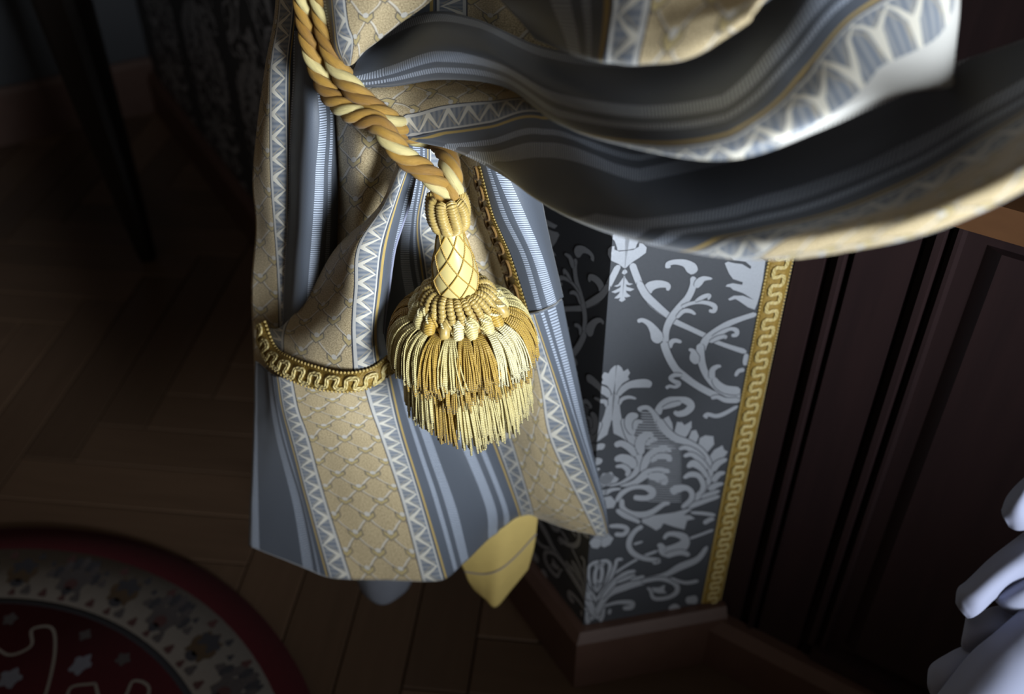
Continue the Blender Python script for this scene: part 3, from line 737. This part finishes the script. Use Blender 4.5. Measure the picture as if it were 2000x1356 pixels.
# beaded gimp on the turned edge
ge_o = [PY(*q) for q in ((940,322,.6155),(966,419,.6145),(1000,500,.6125),(1035,612,.6095),(1047,655,.609))]
ge_i = [PY(*q) for q in ((925,325,.634),(948,425,.635),(978,508,.635),(1010,622,.632),(1026,668,.628))]
GL = sum((ge_o[i+1]-ge_o[i]).length for i in range(4))
def on_edge(s, q, h):
    x = 4*s/GL; a = spl(ge_i, x); b = spl(ge_o, x); c = spl(ge_o, min(4, x+.05)) - spl(ge_o, max(0, x-.05))
    n = c.cross(b-a).normalized(); n = n if n.dot(CP-a) > 0 else -n
    return a.lerp(b, (q+1)/2) + n*h
braid_band('gimp_braid', cur, on_edge, GL, 0.006, 0.0155, 0.0030, 'beaded gold gimp braid on the turned edge behind the tassel', 0.0009, 'rope_gold_dark')  # darker yarn on this scroll cord paints the shade along the turned edge
sm = MB(); sm.tube(curve([PY(*q) for q in ((1034,613,.607),(1056,608,.601),(1080,598,.602),(1090,590,.608),(1095,585,.615))], 24), 0.0011, 6); sm.build('seam', M['fabric'], cur)
# white cord on the front fold's right edge
wc = MB(); wc.tube(curve([DP.at(i*0.5, 4) + Vector((0.0005, -0.001, 0)) for i in range(0, 9)], 60), 0.0009, 6); wc.build('edge_cord', M['white'], cur)
# lining hanging below the hem
L_rows = [[(880,1075,.652),(930,1055,.648),(975,1035,.648),(1010,1010,.655),(1052,985,.665)],
          [(903,1108,.654),(940,1103,.648),(975,1088,.646),(1010,1062,.654),(1048,1030,.665)],
          [(914,1134,.656),(945,1140,.648),(972,1136,.644),(1007,1108,.654),(1042,1072,.665)],
          [(927,1153,.658),(947,1170,.650),(968,1186,.645),(1000,1150,.655),(1031,1112,.665)]]
LP = Patch(L_rows); lin = LP.build('lining', M['lining'], cur, 30, 40, wr=0.0006, label='pale yellow lining')
lt = MB(); lt.tube([LP.at(1.25 + 0.25*math.sin(i/30*3.1) , 4*i/30) + LP.nrm(1.3, 4*i/30)*0.001 for i in range(31)], 0.0010, 6); lt.build('stitched_thread', M['grey_thread'], lin)
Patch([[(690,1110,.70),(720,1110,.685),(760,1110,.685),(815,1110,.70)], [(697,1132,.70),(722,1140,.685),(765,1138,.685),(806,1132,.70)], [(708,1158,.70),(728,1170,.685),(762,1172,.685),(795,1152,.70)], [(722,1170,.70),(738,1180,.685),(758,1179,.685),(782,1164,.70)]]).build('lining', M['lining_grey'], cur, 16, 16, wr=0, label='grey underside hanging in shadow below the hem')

# swags pulled from the rope up to the right; sections run from the rope outwards, points from top to lower rim, last point rolls under
S34 = [[(668,166,.592,-.14),(688,186,.585,-.02),(712,213,.582,.08),(738,236,.580,.17),(746,242,.581,.19),(752,247,.583,.20),(748,240,.592,.22)],
       [(770,148,.605,-.12),(782,178,.588,.02),(795,222,.575,.175),(800,258,.571,.26),(802,266,.571,.275),(802,272,.575,.284),(800,262,.590,.30)],
       [(860,140,.600,-.12),(862,170,.576,.04),(868,206,.560,.175),(872,258,.552,.284),(880,281,.552,.335),(882,291,.557,.345),(882,280,.575,.37)],
       [(950,135,.585,-.12),(950,165,.560,.04),(955,199,.542,.175),(958,248,.526,.284),(966,315,.523,.42),(968,330,.529,.44),(970,318,.555,.47)],
       [(1060,140,.570,-.12),(1056,165,.538,.04),(1056,196,.518,.175),(1062,232,.494,.284),(1062,372,.468,.54),(1062,394,.474,.56),(1066,380,.510,.60)],
       [(1280,180,.525,-.02),(1262,215,.490,.12),(1252,265,.460,.25),(1245,345,.422,.40),(1240,438,.392,.60),(1240,467,.397,.64),(1242,452,.430,.68)],
       [(1560,180,.500,.22),(1530,250,.460,.36),(1500,330,.415,.48),(1480,420,.368,.64),(1474,468,.345,.76),(1472,503,.350,.82),(1474,488,.385,.88)],
       [(1800,140,.485,.36),(1770,230,.430,.5),(1750,320,.378,.62),(1738,400,.338,.78),(1732,436,.320,1.0),(1730,474,.325,1.187),(1732,460,.36,1.19)],
       [(1960,90,.470,.46),(1940,190,.410,.58),(1925,270,.360,.72),(1915,335,.325,.90),(1910,372,.308,1.05),(1910,413,.313,1.187),(1912,398,.345,1.19)],  # cream edge stripe stretched along the lower rim paints its lit edge
       [(2120,30,.46,.5),(2100,120,.40,.62),(2085,190,.35,.78),(2075,245,.315,.96),(2070,285,.298,1.08),(2070,328,.303,1.187),(2070,310,.335,1.19)]]
Patch(S34).build('lower_swag', M['fabric'], cur, 140, 70, wr=0.0015, seed=9.0)
S5 = [[(705,100,.60,.40),(692,130,.592,.5),(680,148,.588,.56),(670,158,.588,.62),(666,166,.590,.68),(668,160,.60,.70)],
      [(755,66,.61,.38),(754,95,.59,.48),(752,138,.575,.60),(756,156,.575,.66),(758,167,.580,.70),(757,160,.60,.72)],
      [(835,26,.59,.36),(845,60,.565,.46),(850,106,.548,.60),(858,135,.55,.66),(865,153,.558,.70),(864,144,.58,.72)],
      [(925,36,.565,.36),(942,72,.535,.46),(955,110,.515,.56),(975,142,.515,.64),(988,168,.522,.70),(990,158,.55,.72)],
      [(1060,90,.52,.36),(1068,128,.488,.46),(1080,170,.465,.56),(1090,208,.458,.64),(1092,240,.462,.70),(1096,228,.49,.74)],
      [(1230,112,.47,.36),(1245,150,.44,.46),(1255,200,.412,.56),(1262,250,.392,.66),(1266,292,.388,.76),(1270,280,.415,.80)],
      [(1390,85,.445,.40),(1402,130,.418,.48),(1412,190,.390,.58),(1422,252,.365,.70),(1430,304,.356,.80),(1436,292,.38,.815)],
      [(1490,10,.435,.45),(1515,75,.410,.56),(1550,145,.385,.70),(1580,205,.365,.80),(1600,246,.358,.812),(1606,234,.38,.82)],
      [(1625,-70,.43,.55),(1655,0,.410,.66),(1690,65,.392,.79),(1725,130,.378,.809),(1752,182,.372,.815),(1756,170,.395,.82)],  # stripe coordinate held at solid cream, painting the bright lit patch
      [(1850,-90,.435,.79),(1860,-30,.425,.808),(1862,25,.415,.810),(1858,95,.404,.812),(1855,166,.398,.816),(1858,152,.42,.82)],
      [(1838,-90,.50,.82),(1846,-30,.49,.83),(1848,25,.48,.85),(1845,95,.47,.87),(1840,158,.465,.90),(1838,150,.47,.92)]]
Patch(S5).build('middle_swag', M['fabric'], cur, 140, 70, wr=0.0015, seed=10.0)
S6 = [[(940,-90,.52,.45),(1080,-90,.46,.6),(1180,-90,.43,.716),(1205,-90,.425,.735),(1287,-90,.41,.825),(1420,-90,.39,1.0),(1570,-90,.375,1.15)],
      [(975,-8,.505,.45),(1092,0,.448,.6),(1185,0,.418,.716),(1209,0,.412,.735),(1277,0,.40,.825),(1400,-10,.384,1.0),(1530,-40,.370,1.15)],
      [(1018,40,.50,.45),(1110,58,.442,.6),(1180,64,.412,.716),(1200,65,.406,.735),(1264,64,.394,.825),(1372,42,.378,1.0),(1490,0,.366,1.15)],
      [(1048,75,.50,.45),(1122,104,.444,.6),(1172,116,.414,.716),(1194,119,.408,.735),(1250,121,.396,.825),(1350,108,.381,1.0),(1462,40,.37,1.15)],
      [(1050,66,.52,.45),(1124,92,.47,.6),(1174,104,.44,.716),(1196,106,.435,.735),(1250,108,.422,.825),(1348,96,.415,1.0),(1458,30,.415,1.15)]]
Patch(rise(S6)).build('upper_swag', M['fabric'], cur, 50, 80, wr=0.001, seed=11.0)
S1 = [[(622,-60,.60,.36),(646,-60,.586,.284),(674,-60,.578,.175),(760,-60,.57,0),(880,-60,.575,-.17)],
      [(630,0,.598,.36),(650,0,.586,.284),(677,0,.578,.175),(750,0,.57,0),(845,-4,.578,-.17)],
      [(641,52,.595,.36),(655,52,.584,.284),(683,48,.576,.175),(730,40,.572,.05),(785,42,.580,-.08)],
      [(650,95,.594,.36),(660,92,.584,.284),(692,78,.576,.175),(715,74,.576,.08),(742,76,.582,0)],
      [(668,124,.596,.36),(674,126,.588,.284),(686,127,.582,.175),(699,113,.582,.10),(712,98,.586,.05)]]
Patch(rise(S1)).build('tucked_fold', M['fabric'], cur, 50, 50, wr=0.0006, seed=12.0)
S0 = [[(760,-60,.66,.6),(900,-60,.62,.8),(1000,-60,.58,1.0),(1150,-60,.53,1.2)],
      [(760,40,.66,.6),(900,40,.62,.8),(1000,50,.58,1.0),(1150,60,.53,1.2)],
      [(760,150,.66,.6),(900,150,.62,.8),(1000,160,.58,1.0),(1150,170,.53,1.2)]]
Patch(rise(S0)).build('hidden_fold', M['fabric'], cur, 30, 50, wr=0.002, seed=13.0)

# ------------------------------------------------------------------ tasselled tieback
TC = PY(893, 573, 0.55); TILT = 0.055
tb = empty('tassel_tieback', TC); tag(tb, 'gold and cream twisted rope tieback with a two-tiered fringed tassel', 'tieback')
def T(x, y, z): return TC + Vector((x - TILT*z, y, z))
def rope(name, ctrl, rad, pitch, mats, ph0=0.0):
    ctr = curve([PY(*q) for q in ctrl], 220); root = None
    holder = None; L = 0; n = len(mats); frames = []
    t0 = (ctr[1]-ctr[0]).normalized(); a = t0.orthogonal().normalized()
    for i, p in enumerate(ctr):
        t = (ctr[min(i+1, 220)]-ctr[max(i-1, 0)]).normalized(); a = (a - t*a.dot(t)).normalized(); L += (p-ctr[i-1]).length if i else 0
        frames.append((p, a.copy(), t.cross(a), L))
    core = MB(); core.tube(ctr, rad*0.45, 8); holder = core.build(name, mats[0], tb)
    for k in range(n):
        pts = []
        for p, a_, b_, l in frames:
            g_ = ph0 + 2*math.pi*(k/n - l/pitch); pts.append(p + (a_*math.cos(g_) + b_*math.sin(g_))*rad*0.56)
        mb = MB(); mb.tube(pts, rad*0.475, 10); mb.build('strand', mats[k], holder)
    return holder
rm = [M['rope_gold'], M['rope_gold_dark'], M['rope_gold'], M['rope_cream']]
rope('rope', [(560,-300,.90),(572,-240,.74),(582,-150,.635),(590,-60,.612),(596,20,.608),(606,80,.603),(622,135,.598),(648,188,.586),(690,222,.572),(738,242,.562),(762,272,.556),(792,308,.553),(835,338,.552),(862,368,.552),(868,400,.552),(872,430,.553)], 0.0070, 0.040, rm)
rope('rope', [(596,-300,.90),(604,-240,.73),(612,-150,.63),(620,-60,.606),(628,10,.602),(640,75,.597),(662,135,.590),(694,180,.580),(728,212,.574),(768,240,.570),(805,262,.585),(845,272,.592),(868,292,.575),(880,335,.558),(885,375,.553),(880,410,.552),(876,430,.553)], 0.0070, 0.040, rm, 1.6)
# carved head under silk with a net of cords
hd = MB(); hd.lathe([(.058,.005),(.054,.0076),(.047,.0086),(.037,.0112),(.025,.0142),(.014,.0152),(.005,.0149),(.0,.013)], None, 40, 0, T); head = hd.build('tassel_head', M['silk'], tb)
prof = [(.053,.0079),(.047,.0089),(.037,.0115),(.025,.0145),(.014,.0155),(.005,.0152)]
def hr(z):
    for (z0, r0), (z1, r1) in zip(prof, prof[1:]):
        if z1 <= z <= z0: return r0 + (r1-r0)*(z0-z)/(z0-z1)
    return prof[0][1] if z > .05 else prof[-1][1]
for dr in (1, -1):
    for k in range(7):
        pts = []
        for i in range(25):
            z_ = .053 - .048*i/24; a = 2*math.pi*k/7 + dr*2.3*i/24; r = hr(z_) + 0.0002; pts.append(T(r*math.cos(a), r*math.sin(a), z_))
        mb = MB(); mb.tube(pts, 0.00046, 6); mb.build('net_cord', M['gold'], head)
def bullion(pts, r, rings, parent, name, mat):
    k = rings*6; c = curve([Vector(p) for p in pts], k)
    rr = [r*(0.74 + 0.26*abs(math.sin(math.pi*i/6))**0.7)*(0.55 if i in (0, k) else (0.85 if i in (1, k-1) else 1)) for i in range(k+1)]
    mb = MB(); mb.tube(c, rr, 8); return mb.build(name, mat, parent)
for k in range(9):                      # wrapped bullions round the neck
    a = 2*math.pi*k/9 + 0.2; c, s_ = math.cos(a), math.sin(a); tw = 0.2; j1 = random.uniform(-.0015, .0015)
    bullion([T(.0078*c,.0078*s_,.0735+j1), T(.0100*c,.0100*s_,.0725+j1), T(.0113*math.cos(a+tw*.4),.0113*math.sin(a+tw*.4),.0655), T(.0106*math.cos(a+tw),.0106*math.sin(a+tw),.0575), T(.0080*math.cos(a+tw),.0080*math.sin(a+tw),.054)], 0.0039, 17, tb, 'neck_bullion', M['bullion'])
bullion([T(.0084*math.cos(a), .0084*math.sin(a), .0530) for a in [i*2*math.pi/16 for i in range(17)]], 0.0020, 26, tb, 'neck_ring', M['bullion'])
cu = MB(); cu.lathe([(.004,.010),(.002,.016),(-.004,.023),(-.012,.027),(-.020,.028),(-.034,.026),(-.05,.02),(-.06,.0)], None, 40, 0, T); cu.build('ruff_core', M['gold_dark'], tb)
for nm_, pf_, mt_ in (('upper_fringe_backing', [(-.016,.029),(-.020,.038),(-.028,.0435),(-.043,.0455)], M['gold_dark']), ('lower_fringe_backing', [(-.030,.029),(-.040,.036),(-.052,.0390),(-.090,.0400)], M['cream'])):
    cu = MB(); cu.lathe(pf_, None, 48, 0, T); cu.build(nm_, mt_, tb)
for k in range(24):
    a = 2*math.pi*k/24; tw = 0.16; f_ = lambda r, da, z_: T(r*math.cos(a+da), r*math.sin(a+da), z_)
    e1 = random.uniform(-.0008, .0008)
    bullion([f_(.0155,0,.0035), f_(.0180,tw*.3,.0045+e1), f_(.0218,tw*.6,.0025+e1), f_(.0255,tw,-.0035), f_(.0268,tw,-.0070)], 0.0029, 11, tb, 'ruff_bullion', M['bullion'])
tw_mat = [M['cream'], M['gold'], M['pale'], M['cream'], M['bullion']]
for k in range(19):                     # bound knots at the roots of the fringe
    a = 2*math.pi*(k+.35+random.uniform(-.12,.12))/19; dz = random.uniform(-.0015, .0015); mt = tw_mat[(k*3) % 5]
    er, et = Vector((math.cos(a), math.sin(a), 0)), Vector((-math.sin(a), math.cos(a), 0))
    mb = MB(); sq = random.uniform(.85, 1.1)
    mb.tube([T(*(er*r + Vector((0, 0, z_ + dz)))) for r, z_ in ((.0250,-.003),(.0275,-.0055),(.0298,-.0085),(.0312,-.012),(.0318,-.0155),(.0322,-.019))], [.0018,.0032*sq,.0042*sq,.0043*sq,.0034*sq,.0030], 10)
    kn = mb.build('fringe_knot', mt, tb)
    for w_ in range(4):                 # plies wound round the knot
        pts = []
        for i in range(13):
            t = i/12; r_ = .0252 + .0066*t; z_ = -.003 - .0135*t + dz; rad_ = (.0018 + .0030*math.sin(math.pi*min(1, t*1.05)))*sq; g_ = w_*math.pi/2 + 3.4*t
            pts.append(T(*(er*(r_ + rad_*math.cos(g_)*.7) + et*(rad_*math.sin(g_)) + Vector((0, 0, z_ + rad_*math.cos(g_)*.7)))))
        mb = MB(); mb.tube(pts, .0010, 6); mb.build('ply', M['pale'] if w_ % 2 else mt, kn)
def tuft(a, wid, mat, P, n, name, rs=0.00064):
    mb = MB(); sway = random.gauss(0, .035); tl = random.uniform(.94, 1.05)
    for i in range(n):
        da = (random.random()-.5)*wid; a0 = a + da*0.55; a1 = a + da + sway + random.gauss(0, .03); k = random.random(); ln = tl*random.uniform(.90, 1.05); lay = random.uniform(-.005, .0015)
        pts = []
        for j in range(8):
            t = j/7*ln; q = [(1-t)**2, 2*t*(1-t), t*t]
            r = P[0][0]*q[0] + (P[1][0]+lay)*q[1] + (P[2][0]+lay*1.2)*q[2]; z_ = P[0][1]*q[0] + P[1][1]*q[1] + P[2][1]*q[2]
            an = a0 + (a1-a0)*t + 0.010*math.sin(t*9+k*6)*t; pts.append(T(r*math.cos(an), r*math.sin(an), z_))
        mb.tube(pts, [rs*.9]*6 + [rs*.95, rs*1.35], 5)
    return mb.build(name, mat, tb)
up_cols = {}
NU = 22
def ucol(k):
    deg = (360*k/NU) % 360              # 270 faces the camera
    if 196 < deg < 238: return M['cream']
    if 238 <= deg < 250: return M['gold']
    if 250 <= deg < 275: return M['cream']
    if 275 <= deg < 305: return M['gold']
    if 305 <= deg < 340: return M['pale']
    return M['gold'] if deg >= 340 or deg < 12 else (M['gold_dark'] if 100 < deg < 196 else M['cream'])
for k in range(NU):
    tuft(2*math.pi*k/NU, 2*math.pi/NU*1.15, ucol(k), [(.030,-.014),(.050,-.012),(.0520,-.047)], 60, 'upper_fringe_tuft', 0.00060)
for k in range(18):
    a = 2*math.pi*(k+.5)/18; tuft(a, 2*math.pi/18*1.15, M['gold'] if (k*7) % 9 == 3 else M['cream'], [(.028,-.028),(.043,-.036),(.0455,-.096)], 70, 'lower_fringe_tuft')
for k in range(14):
    a = 2*math.pi*(k+.5)/14; tuft(a, 2*math.pi/14*1.15, M['gold'], [(.028,-.022),(.048,-.022),(.0490,-.060)], 30, 'middle_fringe_tuft')

# ------------------------------------------------------------------ white ruffled cloth at lower right
cl = empty('white_cloth', PD(1960, 1356, 0.62)); tag(cl, 'white ruffled cotton cloth at the lower right edge', 'cloth')
def W(rows, name, na=30, nb=24, thick=0.0015):
    R_ = [[(1800+.336*x, 900+.336*y, .565 + (d-.565)*.42) for x, y, d in r] for r in rows]
    return Patch(R_, mode='d').build(name, M['white'], cl, na, nb, wr=0.0008, thick=thick, seed=len(name))
W([[(700,40,.57),(640,180,.55),(640,300,.55),(700,420,.57)], [(600,105,.565),(590,200,.54),(590,300,.54),(620,400,.56)], [(510,200,.565),(530,250,.545),(545,320,.545),(555,400,.565)], [(472,290,.575),(476,315,.565),(488,345,.565),(510,378,.575)]], 'upper_ruffle')
W([[(720,330,.57),(720,480,.55),(720,600,.55),(700,760,.58)], [(555,455,.58),(570,560,.55),(560,650,.55),(500,745,.58)], [(400,575,.58),(425,655,.552),(440,730,.55),(420,800,.575)], [(270,700,.58),(300,760,.558),(330,820,.555),(350,868,.57)], [(217,745,.585),(235,795,.572),(262,850,.57),(300,905,.575)], [(203,825,.59),(222,858,.585),(245,888,.583),(268,912,.585)]], 'ruffle', 50, 30)
W([[(720,600,.56),(720,720,.54),(720,850,.55),(720,980,.58)], [(580,690,.565),(600,760,.545),(620,840,.55),(640,920,.58)], [(470,750,.575),(500,800,.56),(530,850,.56),(560,900,.58)], [(412,790,.585),(440,822,.58),(470,855,.58),(505,880,.59)]], 'ruffle')
W([[(560,860,.60),(540,930,.585),(500,1000,.58),(480,1060,.60)], [(440,850,.605),(430,930,.588),(420,1000,.583),(400,1070,.60)], [(330,890,.61),(345,960,.59),(345,1030,.588),(330,1110,.60)], [(272,905,.61),(262,980,.595),(255,1050,.592),(290,1122,.60)], [(262,960,.615),(246,1030,.608),(240,1075,.605),(262,1108,.61)]], 'ruffle')
W([[(420,1040,.61),(380,1150,.59),(330,1280,.585),(280,1420,.60)], [(240,1085,.61),(250,1180,.588),(225,1290,.583),(190,1420,.60)], [(140,1135,.61),(155,1210,.59),(145,1300,.585),(120,1420,.60)], [(70,1180,.61),(85,1230,.598),(85,1310,.595),(80,1400,.605)], [(48,1215,.615),(42,1260,.61),(42,1310,.61),(62,1360,.615)]], 'lower_ruffle')
W([[(800,640,.60),(600,850,.56),(420,1010,.565),(290,1120,.575),(120,1330,.58),(20,1470,.59)], [(900,800,.58),(700,950,.53),(520,1100,.53),(380,1230,.535),(240,1400,.54),(140,1560,.55)], [(1000,1000,.58),(800,1100,.52),(640,1240,.515),(500,1380,.515),(380,1520,.52),(280,1650,.53)], [(1100,1200,.60),(950,1300,.54),(800,1420,.53),(680,1560,.53),(560,1700,.53),(460,1800,.54)]], 'sleeve', 30, 50)
